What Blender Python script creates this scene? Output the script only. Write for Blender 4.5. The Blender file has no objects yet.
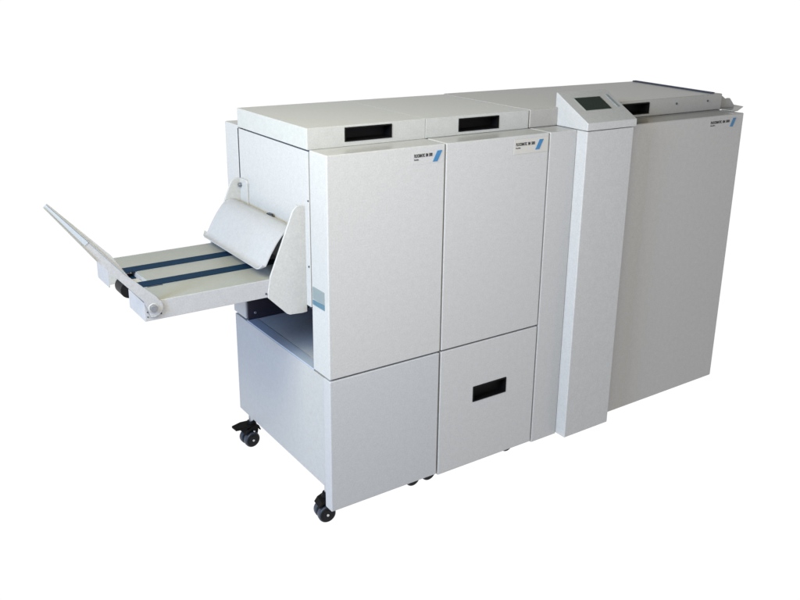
import bpy, bmesh, math
from mathutils import Vector, Matrix

S = 0.75          # survey unit -> metres
Z0 = 0.50         # survey height of the floor below its zero
def W(x, y, z): return Vector((x*S, y*S, (z+Z0)*S))

scene = bpy.context.scene
col = scene.collection

# ------------------------------------------------------------------ camera
cam_d = bpy.data.cameras.new('camera'); cam = bpy.data.objects.new('camera', cam_d); col.objects.link(cam)
yw, pt, rl = math.radians(-36.0975), math.radians(-17.7616), math.radians(1.2945)
F = Vector((-math.sin(yw)*math.cos(pt), math.cos(yw)*math.cos(pt), math.sin(pt)))
R0 = Vector((math.cos(yw), math.sin(yw), 0)); U0 = R0.cross(F)
R = R0*math.cos(rl)+U0*math.sin(rl); U = -R0*math.sin(rl)+U0*math.cos(rl)
m = Matrix((R, U, -F)).transposed().to_4x4(); m.translation = W(-1.4396, -2.5976, 1.5664)
cam.matrix_world = m
cam_d.sensor_width = 36; cam_d.lens = 871.48*36/800
cam_d.shift_x = -31.39/800; cam_d.shift_y = -36.5/800
cam_d.clip_start = .05; cam_d.clip_end = 500
scene.camera = cam

# ------------------------------------------------------------------ world: white up to the horizon to backlight the floor, dim above
world = bpy.data.worlds.new('World'); scene.world = world; world.use_nodes = True
nt = world.node_tree; nt.nodes.clear()
wo = nt.nodes.new('ShaderNodeOutputWorld'); bg = nt.nodes.new('ShaderNodeBackground')
tc = nt.nodes.new('ShaderNodeTexCoord'); sp = nt.nodes.new('ShaderNodeSeparateXYZ')
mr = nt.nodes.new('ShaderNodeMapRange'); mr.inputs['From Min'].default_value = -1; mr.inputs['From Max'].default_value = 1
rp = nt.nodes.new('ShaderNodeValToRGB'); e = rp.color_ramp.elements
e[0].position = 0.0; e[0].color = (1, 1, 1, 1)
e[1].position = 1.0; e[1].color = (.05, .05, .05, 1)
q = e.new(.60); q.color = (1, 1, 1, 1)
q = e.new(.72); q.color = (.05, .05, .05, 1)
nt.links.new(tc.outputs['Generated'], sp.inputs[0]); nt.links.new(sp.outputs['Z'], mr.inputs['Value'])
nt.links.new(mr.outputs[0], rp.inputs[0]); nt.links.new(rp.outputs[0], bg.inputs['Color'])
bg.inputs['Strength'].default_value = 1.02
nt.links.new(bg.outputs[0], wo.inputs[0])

def area(name, loc, target, size, sy, power, color):
    d = bpy.data.lights.new(name, 'AREA'); d.shape = 'RECTANGLE'; d.size = size; d.size_y = sy
    d.energy = power; d.color = color
    o = bpy.data.objects.new(name, d); col.objects.link(o)
    o.location = W(*loc); o.rotation_euler = (W(*target)-W(*loc)).to_track_quat('-Z', 'Y').to_euler()
    return o
area('left_fit_lamp', (-2.2, -.6, 2.6), (.2, .2, .5), .9, .9, 89, (1.0, .95, .71))  # these area lamps are added, place and colour solved to match surface tones
area('front_fit_lamp', (-.7, -1.6, 2.2), (.2, .2, .5), .9, .9, 25, (1.0, .96, .66))
area('low_fit_lamp', (.2, -1.6, 1.3), (.2, .2, .5), .9, .9, 11, (.82, .80, 1.0))
area('blue_fit_lamp', (-5.0, -1.5, 2.5), (.2, .2, .5), .9, .9, 273, (.385, .59, 1.0))  # added blue lamp, no window known there; solved along with the others

scene.view_settings.view_transform = 'Standard'; scene.view_settings.look = 'None'
scene.view_settings.exposure = 0; scene.view_settings.gamma = 1

# ------------------------------------------------------------------ materials
def mat(name, colr, rough=.4, metal=0, speck=0, bump=0, spec=.5, scale=230):
    mt = bpy.data.materials.new(name); mt.use_nodes = True
    n = mt.node_tree; b = n.nodes['Principled BSDF']
    b.inputs['Base Color'].default_value = (*colr, 1); b.inputs['Roughness'].default_value = rough
    b.inputs['Metallic'].default_value = metal; b.inputs['Specular IOR Level'].default_value = spec
    if speck:
        t = n.nodes.new('ShaderNodeTexCoord')
        nz = n.nodes.new('ShaderNodeTexNoise'); nz.inputs['Scale'].default_value = scale; nz.inputs['Detail'].default_value = 3
        n2 = n.nodes.new('ShaderNodeTexNoise'); n2.inputs['Scale'].default_value = 60; n2.inputs['Detail'].default_value = 2
        n.links.new(t.outputs['Object'], nz.inputs['Vector']); n.links.new(t.outputs['Object'], n2.inputs['Vector'])
        ad = n.nodes.new('ShaderNodeMath'); ad.operation = 'MULTIPLY_ADD'; ad.inputs[1].default_value = .45
        n.links.new(n2.outputs['Fac'], ad.inputs[0]); n.links.new(nz.outputs['Fac'], ad.inputs[2])
        r = n.nodes.new('ShaderNodeValToRGB'); r.color_ramp.elements[0].position = .45; r.color_ramp.elements[1].position = 1.0
        r.color_ramp.elements[0].color = (*[c*(1-speck) for c in colr], 1)
        r.color_ramp.elements[1].color = (*[min(1, c*(1+speck)) for c in colr], 1)
        n.links.new(ad.outputs[0], r.inputs[0]); n.links.new(r.outputs[0], b.inputs['Base Color'])
        if bump:
            bp = n.nodes.new('ShaderNodeBump'); bp.inputs['Strength'].default_value = bump; bp.inputs['Distance'].default_value = .0005
            n.links.new(nz.outputs['Fac'], bp.inputs['Height']); n.links.new(bp.outputs[0], b.inputs['Normal'])
    return mt
PAINT = mat('enamel_paint', (.300, .300, .297), .27, speck=.08, bump=.3, spec=.38)
SIDEP = mat('base_side_shaded', (.268, .268, .265), .36, speck=.08, bump=.3, spec=.3)  # enamel darkened: dimmer light on the base side put into its colour
BASEP = mat('base_shaded', (.282, .286, .292), .30, speck=.08, bump=.3, spec=.3)  # enamel copy, darker and bluer: light fall-off low down put into colour
ARMP = mat('tray_side_paint', (.25, .252, .262), .38, speck=.09, bump=.25)
LIDP = mat('lid_enamel', (.293, .296, .286), .30, speck=.08, bump=.3, spec=.18)
SHADEP = mat('shaded_door_enamel', (.281, .274, .265), .27, speck=.08, bump=.3, spec=.3)  # enamel copy: weaker, warmer light at the right end put into colour
SHADELIDP = mat('shaded_lid_enamel', (.258, .253, .240), .30, speck=.08, bump=.3, spec=.15)  # lid enamel with the same right-end dimming put into its colour
BOLTM = mat('dark_bolt', (.20, .21, .23), .4, metal=.8, speck=.05)
TRAY = mat('tray_paint', (.205, .212, .20), .45, speck=.07, bump=.25)
DECK = mat('slate_deck', (.32, .335, .36), .55, speck=.10, bump=.2, spec=.2)
BLACK = mat('black_plastic', (.003, .0028, .003), .5, speck=.1, spec=.08)
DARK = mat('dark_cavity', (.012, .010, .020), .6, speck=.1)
RUBBER = mat('black_rubber', (.003, .003, .004), .45, speck=.15, spec=.18)
TREAD = mat('grey_tread', (.020, .026, .038), .35, speck=.1, spec=.3)
STEEL = mat('zinc_steel', (.50, .52, .55), .35, metal=.9, speck=.05)
BELT = mat('blue_belt', (.003, .016, .038), .7, speck=.2, spec=.12)
BLUE = mat('logo_blue', (.028, .118, .235), .4, speck=.05, spec=.3)
INK = mat('black_ink', (.006, .008, .010), .5, speck=.05)
CREAM = mat('label_film', (0.312, 0.3042, 0.2834), .35, speck=.02)
GLASS = mat('dark_screen', (.018, .024, .020), .22, speck=.1)
STRIPB = mat('button_strip', (0.121, 0.1595, 0.1925), .4, speck=.1)
LATCHG = mat('latch_grey', (0.138, 0.168, 0.174), .4, speck=.05)
LATCHB = mat('latch_blue', (.045, .105, .145), .4, speck=.05)
WHITE = mat('pale_liner', (.25, .275, .31), .4, speck=.02)
EDGEB = mat('navy_seal', (.012, .020, .042), .5, speck=.1)
fl = bpy.data.materials.new('backlit_translucent'); fl.use_nodes = True
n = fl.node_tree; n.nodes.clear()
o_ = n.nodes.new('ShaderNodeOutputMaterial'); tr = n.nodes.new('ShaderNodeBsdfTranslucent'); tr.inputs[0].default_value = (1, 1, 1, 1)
n.links.new(tr.outputs[0], o_.inputs[0])  # added floor passes world light from below, so it glows without shadows

# ------------------------------------------------------------------ mesh helpers
def link(name, me, mt, parent=None, bevel=0, smooth=False, seg=2):
    o = bpy.data.objects.new(name, me); col.objects.link(o)
    if mt: me.materials.append(mt)
    if parent: o.parent = parent; o.matrix_parent_inverse = parent.matrix_world.inverted()
    if smooth:
        for p in me.polygons: p.use_smooth = True
    if bevel:
        b = o.modifiers.new('bevel', 'BEVEL'); b.width = bevel*S; b.segments = seg; b.limit_method = 'ANGLE'; b.angle_limit = math.radians(35)
    return o
def bm_me(bm, name):
    bmesh.ops.recalc_face_normals(bm, faces=bm.faces)
    me = bpy.data.meshes.new(name); bm.to_mesh(me); bm.free(); return me
def abox(bm, x0, x1, y0, y1, z0, z1):
    v = [bm.verts.new(W(x, y, z)) for x in (x0, x1) for y in (y0, y1) for z in (z0, z1)]
    for f in ((0,1,3,2),(4,6,7,5),(0,4,5,1),(2,3,7,6),(0,2,6,4),(1,5,7,3)): bm.faces.new([v[i] for i in f])
def box(name, dims, mt, parent, bevel=.003):
    bm = bmesh.new(); abox(bm, *dims); return link(name, bm_me(bm, name), mt, parent, bevel)
def boxes(name, L, mt, parent, bevel=.003):
    bm = bmesh.new()
    for d in L: abox(bm, *d)
    return link(name, bm_me(bm, name), mt, parent, bevel)
def prism(bm, pts, axis, a, b):
    """pts 2-D outline extruded along axis from a to b (axis y: pts are x,z; x: y,z; z: x,y)"""
    def P(p, t):
        return W(p[0], t, p[1]) if axis == 'y' else W(t, p[0], p[1]) if axis == 'x' else W(p[0], p[1], t)
    A = [bm.verts.new(P(p, a)) for p in pts]; B = [bm.verts.new(P(p, b)) for p in pts]
    bm.faces.new(A); bm.faces.new(B[::-1])
    for i in range(len(pts)):
        j = (i+1) % len(pts); bm.faces.new((A[i], A[j], B[j], B[i]))
def extr(name, pts, axis, a, b, mt, parent, bevel=.002):
    bm = bmesh.new(); prism(bm, pts, axis, a, b); return link(name, bm_me(bm, name), mt, parent, bevel)
def pocket_box(name, d, p, depth, mt, parent, bevel=.003, poly=None):
    """a box whose front (-y) face has a rectangular pocket p=(x0,x1,z0,z1)"""
    x0, x1, y0, y1, z0, z1 = d; a, b, c, e_ = p; bm = bmesh.new(); V = lambda x, y, z: bm.verts.new(W(x, y, z))
    o = [V(x0,y0,z0), V(x1,y0,z0), V(x1,y0,z1), V(x0,y0,z1)]
    k = [V(x0,y1,z0), V(x1 if not poly else poly,y1,z0), V(x1 if not poly else poly,y1,z1), V(x0,y1,z1)]
    i = [V(a,y0,c), V(b,y0,c), V(b,y0,e_), V(a,y0,e_)]; h = [V(a,y0+depth,c), V(b,y0+depth,c), V(b,y0+depth,e_), V(a,y0+depth,e_)]
    for t in range(4):
        u = (t+1) % 4
        bm.faces.new((o[t], o[u], i[u], i[t])); bm.faces.new((i[t], i[u], h[u], h[t])); bm.faces.new((o[t], k[t], k[u], o[u]))
    bm.faces.new(h); bm.faces.new(k)
    return link(name, bm_me(bm, name), mt, parent, bevel)
def recess(p, y0, depth, parent):
    """black moulded liner: thin rim, four walls, floor with an inner step"""
    a, b, c, e_ = p; t = .004; L = []
    L += [(a, b, y0-.002, y0+depth-.002, c, c+t), (a, b, y0-.002, y0+depth-.002, e_-t, e_)]
    L += [(a, a+t, y0-.002, y0+depth-.002, c+t, e_-t), (b-t, b, y0-.002, y0+depth-.002, c+t, e_-t)]
    L += [(a+t, b-t, y0+depth-.008, y0+depth-.003, c+t, e_-t)]
    return boxes('grip_recess', L, BLACK, parent, 0)
def cyl_bm(bm, c, ax, r, L, seg=32, r2=None):
    """cylinder centred at survey point c along axis"""
    rot = {'z': Matrix.Identity(4), 'y': Matrix.Rotation(math.pi/2, 4, 'X'), 'x': Matrix.Rotation(math.pi/2, 4, 'Y')}[ax]
    bmesh.ops.create_cone(bm, cap_ends=True, segments=seg, radius1=r*S, radius2=(r2 if r2 is not None else r)*S, depth=L*S,
                          matrix=Matrix.Translation(W(*c)) @ rot)
def cyl(name, c, ax, r, L, mt, parent, bevel=.0015, seg=32):
    bm = bmesh.new(); cyl_bm(bm, c, ax, r, L, seg); o = link(name, bm_me(bm, name), mt, parent, bevel)
    return o
def text_mesh(name, s, x, y, z, h, width, mt, parent, bold=.028):
    cu = bpy.data.curves.new(name, 'FONT'); cu.body = s; cu.size = 1; cu.offset = bold; cu.extrude = .01
    tmp = bpy.data.objects.new(name, cu); col.objects.link(tmp)
    dg = bpy.context.evaluated_depsgraph_get(); me = bpy.data.meshes.new_from_object(tmp.evaluated_get(dg))
    bpy.data.objects.remove(tmp)
    xs = [v.co.x for v in me.vertices]; ys = [v.co.y for v in me.vertices]
    sx = width/(max(xs)-min(xs)); sz = h/(max(ys)-min(ys)); mx, my = min(xs), min(ys)
    for v in me.vertices: v.co = W(x+(v.co.x-mx)*sx, y-.0006-v.co.z*.03, z+(v.co.y-my)*sz)
    return link(name, me, mt, parent)
def empty(name, loc, label, cat):
    o = bpy.data.objects.new(name, None); col.objects.link(o); o.location = W(*loc); o.empty_display_size = .2
    o['label'] = label; o['category'] = cat; o['group'] = 'cabinets of the paper finishing line'
    bpy.context.view_layer.update(); return o

def brand_label(xl, xt0, xt1, xs, parent, film=True, base=None):
    lb = box('brand_label', (xl[0], xl[1], -.0012, .001, .926, .985), CREAM, parent, 0) if film else None
    lb = lb or box('brand_label', (xt0-.008, xs+.05, -.0007, .001, .932, .980), base or PAINT, parent, 0)
    text_mesh('title_lettering', 'PLOCKMATIC  BM  5000', xt0, -.0012, .9585, .0125, xt1-xt0, INK, lb)
    text_mesh('subtitle_lettering', 'Booklet', xt0, -.0012, .9475, .006, (xt1-xt0)*.24, INK, lb, .004)
    bm = bmesh.new(); w = .0068; g = .0006
    for k in range(3):
        a = xs + k*(w+g); prism(bm, [(a, .937), (a+w, .937), (a+w+.021, .977), (a+.021, .977)], 'y', -.0026, -.0012)
    link('stripe_emblem', bm_me(bm, 'stripe_emblem'), BLUE, lb)
    bm = bmesh.new()
    for k in range(2):
        a = xs + k*(w+g)+w; prism(bm, [(a, .937), (a+g, .937), (a+g+.021, .977), (a+.021, .977)], 'y', -.0024, -.0012)
    link('emblem_line', bm_me(bm, 'emblem_line'), INK, lb)
    return lb

def caster(x, y, parent, ang=0, pedal=False, top=-.325):
    """twin-wheel swivel caster; wheels roll along local x, swivelled by ang"""
    zc = -.463; r = .0365
    c = cyl('caster', (x+.012, y, (top-.395)/2), 'z', .011, abs(top+.395), STEEL, parent)
    parts = []
    for s in (-1, 1):
        bm = bmesh.new(); cyl_bm(bm, (x, y+s*.021, zc), 'y', r, .026, 40)
        wv = link('wheel', bm_me(bm, 'wheel'), TREAD, c, .006, seg=3); parts.append(wv)
        bm = bmesh.new(); cyl_bm(bm, (x, y+s*.0345, zc), 'y', r*.84, .003, 40)
        cyl_bm(bm, (x, y+s*.0365, zc), 'y', r*.60, .003, 32)
        parts.append(link('wheel_cover', bm_me(bm, 'wheel_cover'), RUBBER, c, .001))
        parts.append(cyl('axle_cap', (x, y+s*.0385, zc), 'y', .0055, .004, STEEL, c))
    bm = bmesh.new()
    pts = [(x-.030, -.452), (x-.026, -.425), (x-.010, -.405), (x+.014, -.398), (x+.034, -.408), (x+.044, -.432), (x+.040, -.452), (x, -.470)]
    prism(bm, pts, 'y', y-.0075, y+.0075)
    hood = [(x-.034, -.428), (x-.02, -.408), (x+.012, -.392), (x+.036, -.400), (x+.046, -.425), (x+.040, -.425), (x+.03, -.413), (x+.01, -.412), (x-.016, -.418), (x-.028, -.431)]
    prism(bm, hood, 'y', y-.030, y+.030)
    cyl_bm(bm, (x+.012, y, -.388), 'z', .024, .018, 28, .019)
    parts.append(link('fork', bm_me(bm, 'fork'), BLACK, c, .002))
    if pedal:
        bm = bmesh.new()
        prism(bm, [(x-.078, y-.022), (x-.078, y+.020), (x-.03, y+.032), (x+.02, y+.024), (x+.02, y-.024), (x-.03, y-.032)], 'z', -.398, -.388)
        parts.append(link('brake_pedal', bm_me(bm, 'brake_pedal'), BLACK, c, .002))
        parts.append(cyl('brake_rivet', (x+.006, y-.036, -.418), 'y', .004, .008, STEEL, c))
    if ang:
        p = W(x+.012, y, 0); M = Matrix.Translation(p) @ Matrix.Rotation(ang, 4, 'Z') @ Matrix.Translation(-p)
        for o in parts: o.data.transform(M)
    return c

def screw(x, y, z, ax, parent, r=.0045, mt=STEEL):
    return cyl('screw', (x, y, z), ax, r, .005, mt, parent, .001, 16)

# ------------------------------------------------------------------ floor
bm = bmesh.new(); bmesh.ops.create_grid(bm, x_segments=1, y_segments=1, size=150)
floor = link('floor', bm_me(bm, 'floor'), fl); floor['kind'] = 'structure'; floor['label'] = 'pure white translucent floor, backlit to glow without shadows'

# ================================================================== LEFT CABINET with the belt tray
A = empty('booklet_cabinet', (.25, .43, -.5), 'left cabinet of the white machine, with a belt tray sticking out of its left side', 'finishing machine')
B1 = .5065
box('upper_body', (.035, B1-.003, .135, .730, .40, .998), PAINT, A, 0)
box('side_panel', (-.001, .006, .1325, .7285, .405, .9925), PAINT, A, .0015)
box('gap_shade_strip', (-.0004, .02, .7290, .7390, .780, .9915), DARK, A, 0)  # dark strip added for the shade inside the gap, no real seal
rp_ = box('rear_post', (-.001, .10, .7395, .866, .158, 1.004), PAINT, A, .004)
box('rear_shell', (.105, B1-.003, .745, .862, .158, .998), PAINT, A, .002)
dr = extr('front_door', [(0, 0), (B1, 0), (B1, .127), (0, .127)], 'z', .1555, 1.0, PAINT, A, .0035)
lt = box('latch_window', (-.0020, .002, .030, .118, .445, .493), LATCHG, dr, .001)
extr('blue_tab', [(.030, .423), (.118, .423), (.118, .441), (.030, .444)], 'x', -.0022, .002, LATCHB, dr, .001)
# base
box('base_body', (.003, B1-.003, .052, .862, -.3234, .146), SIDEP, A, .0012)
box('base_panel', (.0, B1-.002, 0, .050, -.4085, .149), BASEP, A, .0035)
dk = box('recess_deck', (.052, B1-.02, .135, .770, .146, .150), DECK, A, .001)
box('deck_lip', (.004, .050, .132, .742, .146, .152), mat('lip_paint', (.25, .29, .36), .4, speck=.06), A, .002)
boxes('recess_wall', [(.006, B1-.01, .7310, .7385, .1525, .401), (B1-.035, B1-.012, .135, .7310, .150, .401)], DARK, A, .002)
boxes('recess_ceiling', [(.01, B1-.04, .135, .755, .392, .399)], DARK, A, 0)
sc_ = screw(.040, .7305, .182, 'y', A, .006); screw(.11, .7305, .19, 'y', A, .003, TREAD)
screw(-.002, .1365, .813, 'x', A, .003, TREAD); screw(-.002, .1405, .563, 'x', A, .0035, TREAD)
# lid
lid = pocket_box('top_lid', (-.009, .5000, .122, .716, 1.0008, 1.0772), (.1445, .3465, 1.0175, 1.0685), .06, LIDP, A, .0018)
recess((.1445, .3465, 1.0175, 1.0685), .122, .058, lid)
brand_label(None, .365, .447, .449, A, film=False)
# gussets
G = [(.0, .378), (-.019, .376), (-.072, .380), (-.084, .386), (-.158, .462), (-.159, .480), (-.147, .542), (-.0535, .768), (-.046, .781), (-.034, .790), (-.024, .7925), (.0, .7885)]
gf = extr('front_gusset', G, 'y', .165, .173, PAINT, A, .0015)
extr('mounting_flange', [(.1735, .385), (.1735, .780), (.225, .780), (.235, .77), (.235, .385)], 'x', -.009, -.0015, PAINT, gf, .001)
gr = extr('rear_gusset', G, 'y', .717, .725, PAINT, A, .0015)
extr('mounting_flange', [(.717, .38), (.717, .791), (.660, .791), (.650, .78), (.650, .38)], 'x', -.009, -.0015, PAINT, gr, .001)
cyl('thumb_screw', (-.015, .705, .765), 'x', .008, .014, BOLTM, gr)
# curved paper deflector
prof = [(-.010, .688), (-.022, .699), (-.037, .7080), (-.056, .7095), (-.075, .7035), (-.094, .6885), (-.116, .6610), (-.140, .624), (-.159, .588), (-.166, .577), (-.176, .573), (-.186, .573)]
def sheet(pr, t):
    out = []; inn = []
    for i, p in enumerate(pr):
        a = pr[max(i-1, 0)]; b = pr[min(i+1, len(pr)-1)]; dx, dz = b[0]-a[0], b[1]-a[1]; L = math.hypot(dx, dz)
        out.append(p); inn.append((p[0]-dz/L*t*-1*-1, p[1]+dx/L*t))
    return out, inn
out, inn = sheet(prof, .004)
bm = bmesh.new(); ys = [.1745, .184, .20]+[.24+.044*i for i in range(11)]+[.69, .705, .7155]
rows = []
for y in ys:
    cut = 0
    if y < .20: cut = 1-math.sqrt(max(0, 1-((.20-y)/.0255)**2))
    if y > .69: cut = 1-math.sqrt(max(0, 1-((y-.69)/.0255)**2))
    r_ = []
    for k, (o1, i1) in enumerate(zip(out, inn)):
        w = max(0, (k-8)/3)*cut*.022
        d = Vector((.6, .8)).normalized()*w
        r_.append((bm.verts.new(W(o1[0]+d.x, y, o1[1]+d.y)), bm.verts.new(W(i1[0]+d.x, y, i1[1]+d.y))))
    rows.append(r_)
for a, b in zip(rows, rows[1:]):
    for k in range(len(prof)-1):
        bm.faces.new((a[k][0], b[k][0], b[k+1][0], a[k+1][0])); bm.faces.new((a[k][1], a[k+1][1], b[k+1][1], b[k][1]))
    for k in (0, len(prof)-1): bm.faces.new((a[k][0], a[k][1], b[k][1], b[k][0]))
for r_ in (rows[0], rows[-1]):
    for k in range(len(prof)-1): bm.faces.new((r_[k][0], r_[k][1], r_[k+1][1], r_[k+1][0]))
me = bm_me(bm, 'paper_deflector')
for p in me.polygons: p.use_smooth = True
me.set_sharp_from_angle(angle=math.radians(40))
df = link('paper_deflector', me, ARMP, A)
for y in (.215, .672):
    bm = bmesh.new(); bmesh.ops.create_cone(bm, cap_ends=True, segments=20, radius1=.006*S, radius2=.006*S, depth=.005*S,
        matrix=Matrix.Translation(W(-.1475, y, .6015)) @ Matrix.Rotation(math.radians(-53), 4, 'Y'))
    link('screw', bm_me(bm, 'screw'), STEEL, df)
box('hinge_clip', (-.026, -.010, .41, .440, .701, .7055), TREAD, df, .001)
box('support_shaft', (-.020, -.002, .175, .715, .672, .690), DECK, A, .003)
# belt tray
T = boxes('belt_tray', [(-.520, .03, .171, .719, .527, .531),
      (-.605, -.520, .171, .335, .527, .531), (-.605, -.520, .575, .719, .527, .531)], TRAY, A, 0)
boxes('tray_side', [(-.607, .03, .1685, .1725, .464, .532)], ARMP, T, .0015)
boxes('tray_side', [(-.607, .03, .7175, .7215, .464, .532)], ARMP, T, .0015)
extr('end_plate', [(.1725, .464), (.335, .464), (.335, .531), (.1725, .531)], 'x', -.607, -.6035, ARMP, T, .001)
extr('end_plate', [(.578, .464), (.7175, .464), (.7175, .531), (.578, .531)], 'x', -.607, -.6035, ARMP, T, .001)
boxes('notch_flange', [(-.5235, -.520, .335, .575, .475, .5265), (-.605, -.524, .5755, .5785, .475, .5265), (-.605, -.524, .3315, .3345, .475, .5265)], PAINT, T, 0)
boxes('roller_bracket', [(-.590, -.528, .425, .472, .512, .518)], PAINT, T, .001)
cyl('belt_roller', (-.576, .460, .4965), 'y', .0325, .072, RUBBER, T, .002)
cyl('roller_shaft', (-.572, .455, .497), 'y', .008, .236, STEEL, T)
for y0, y1 in ((.3265, .3825), (.514, .570)):
    # belt: over the tray, round the end shaft and back under the tray top
    r = .0145; cx, cz = -.560, .5195; loop = [(-.03, .5341)]
    for k in range(0, 13): a = math.radians(90+15*k); loop.append((cx+r*math.cos(a), cz+r*math.sin(a)))
    loop.append((-.50, .5050)); loop2 = [(-.50, .5075)]
    for k in range(12, -1, -1): a = math.radians(90+15*k); loop2.append((cx+(r-.0025)*math.cos(a), cz+(r-.0025)*math.sin(a)))
    loop2.append((-.03, .5314))
    bm = bmesh.new(); prism(bm, loop+loop2, 'y', y0, y1); link('conveyor_belt', bm_me(bm, 'conveyor_belt'), BELT, T)
boxes('guide_slot', [(-.545, -.490, .318, .322, .5312, .5325)], TREAD, T, 0)
screw(-.165, .1675, .4795, 'y', T, .0035, TREAD)
screw(-.553, .1675, .485, 'y', T, .0035, TREAD)
for z in (.497, .480): screw(-.598, .1675, z, 'y', T, .0022, TREAD)
# swing arm on the end of the tray: a shallow channel tapering to its far end
arm_pts = [(-.608, .5375), (-.655, .594), (-.748, .704), (-.888, .8985), (-.876, .9095), (-.702, .7165), (-.650, .632), (-.563, .546)]
for k in range(0, 9):
    a = math.radians(55-20*k); arm_pts.append((-.580+.034*math.cos(a), .512+.034*math.sin(a)))
arm = extr('swing_arm', arm_pts, 'y', .160, .1675, ARMP, A, .0006)
def strip(name, p, q_, w, y0, y1, mt, par):
    d = Vector((q_[0]-p[0], q_[1]-p[1])).normalized(); nn = Vector((-d.y, d.x))*w
    return extr(name, [(p[0], p[1]), (q_[0], q_[1]), (q_[0]+nn.x, q_[1]+nn.y), (p[0]+nn.x, p[1]+nn.y)], 'y', y0, y1, mt, par, .0006)
strip('upper_flange', (-.6555, .6405), (-.876, .9095), .0030, .1555, .1600, TRAY, arm)
strip('lower_flange', (-.888, .8985), (-.750, .7065), .0030, .1555, .1600, TRAY, arm)
extr('pale_liner', [(-.8845, .8985), (-.8785, .9055), (-.7665, .7695), (-.779, .7605)], 'y', .1585, .1600, WHITE, arm, 0)
cyl('pivot_bolt', (-.580, .1545, .512), 'y', .0125, .011, BOLTM, arm, .002)
cyl('bolt_washer', (-.580, .159, .512), 'y', .0165, .003, PAINT, arm, .001)
caster(.022, .098, A, math.radians(-8), top=-.325)
caster(.022, .815, A, math.radians(4), pedal=True, top=-.325)
caster(.455, .130, A); caster(.455, .815, A)

# ================================================================== MIDDLE CABINET
Bm = empty('middle_cabinet', (.775, .43, -.5), 'middle cabinet of the white machine, with a black grip recess in its lower drawer front', 'finishing machine')
x0, x1 = .5125, 1.0365
box('cabinet_body', (x0+.006, x1-.006, .130, .862, -.3234, .998), PAINT, Bm, .003)
door2 = box('front_door', (x0, x1, 0, .127, .1555, 1.0), PAINT, Bm, .0035)
box('base_block', (x0+.006, x1-.006, .052, .129, -.3234, .146), PAINT, Bm, 0)
P2 = (.6885, .8705, -.1215, -.0525)
dw = pocket_box('drawer_front', (x0, x1-.001, 0, .050, -.4175, .149), P2, .040, PAINT, Bm, .0035)
recess(P2, 0, .038, dw)
P1 = (.6615, .867, 1.014, 1.0655)
lid2 = pocket_box('top_lid', (.5012, 1.0285, .122, .716, 1.0008, 1.0772), P1, .06, LIDP, Bm, .0018)
recess(P1, .122, .058, lid2)
brand_label((.848, 1.031), .858, .958, .962, Bm)
for cx_ in (.538, .985):
    caster(cx_, .130, Bm); caster(cx_, .815, Bm)

# ================================================================== LONG RIGHT CABINET with the console
Cc = empty('console_cabinet', (1.7, .43, -.5), 'long right cabinet of the white machine, with a tall touchscreen column on its front', 'finishing machine')
box('cabinet_body', (1.048, 2.325, .130, .862, -.3234, .998), PAINT, Cc, .003)
box('filler_panel', (1.0425, 1.1950, 0, .127, -.4255, 1.0), PAINT, Cc, .0035)
door3 = box('front_door', (1.4800, 2.3403, 0, .127, -.4158, .9965), SHADEP, Cc, .005)
brand_label(None, 2.085, 2.228, 2.236, Cc, film=False, base=SHADEP)
column = box('console_column', (1.1955, 1.4774, -.0594, .127, -.4207, .9985), PAINT, Cc, .003)
hd = extr('console_head', [(-.0600, 1.001), (-.0600, 1.0328), (.1347, 1.1394), (.1385, 1.1394), (.1385, 1.001)], 'x', 1.1945, 1.4924, PAINT, Cc, .0025)
def slope(name, sa, sb, ta, tb, h, mt, par, bev=.001):
    a = Vector((-.0594, 1.0328)); b = Vector((.1347, 1.1394)); d = b-a; nn = Vector((-d.y, d.x)).normalized()
    P = [a+d*ta, a+d*tb]; pts = []
    q0 = P[0]-nn*.003; q1 = P[1]-nn*.003; q2 = P[1]+nn*h; q3 = P[0]+nn*h
    return extr(name, [tuple(q0), tuple(q1), tuple(q2), tuple(q3)], 'x', sa, sb, mt, par, bev)
sb_ = slope('screen_bezel', 1.2490, 1.4140, .365, .79, .0012, TRAY, hd)
slope('touch_screen', 1.2540, 1.4080, .378, .775, .0020, GLASS, sb_, .0005)
bs = slope('button_strip', 1.4505, 1.4685, .405, .83, .0012, TRAY, hd)
for k in range(9):
    t = .42+.044*k; slope('button', 1.4525, 1.4665, t, t+.024, .0022, STRIPB, bs, .0005)
P3 = (1.575, 1.7775, 1.0145, 1.0660)
lid3 = pocket_box('top_lid', (1.0345, 2.318, .122, .732, 1.0008, 1.0785), P3, .06, SHADELIDP, Cc, .004, poly=2.365)
recess(P3, .122, .058, lid3)
for x in (1.971, 2.205): screw(x, .121, 1.049, 'y', lid3, .005, TREAD)
bm = bmesh.new(); prism(bm, [(2.262, .150), (2.292, .150), (2.362, .728), (2.334, .728)], 'z', 1.0785, 1.0835)
link('edge_seal', bm_me(bm, 'edge_seal'), EDGEB, lid3, .001)
# outfeed bracket and shelf at the right end
extr('outfeed_bracket', [(2.322, 1.003), (2.322, 1.070), (2.345, 1.062), (2.371, 1.0475), (2.389, 1.0505), (2.407, 1.049), (2.446, 1.013), (2.446, 1.003)], 'y', .138, .144, SHADELIDP, Cc, .001)
extr('outfeed_shelf', [(2.320, .045), (2.36, .05), (2.515, .130), (2.535, .215), (2.50, .50), (2.320, .50)], 'z', .9985, 1.0025, SHADELIDP, Cc, .0015)
for cx_ in (1.12, 2.24):
    caster(cx_, .40, Cc); caster(cx_, .80, Cc)
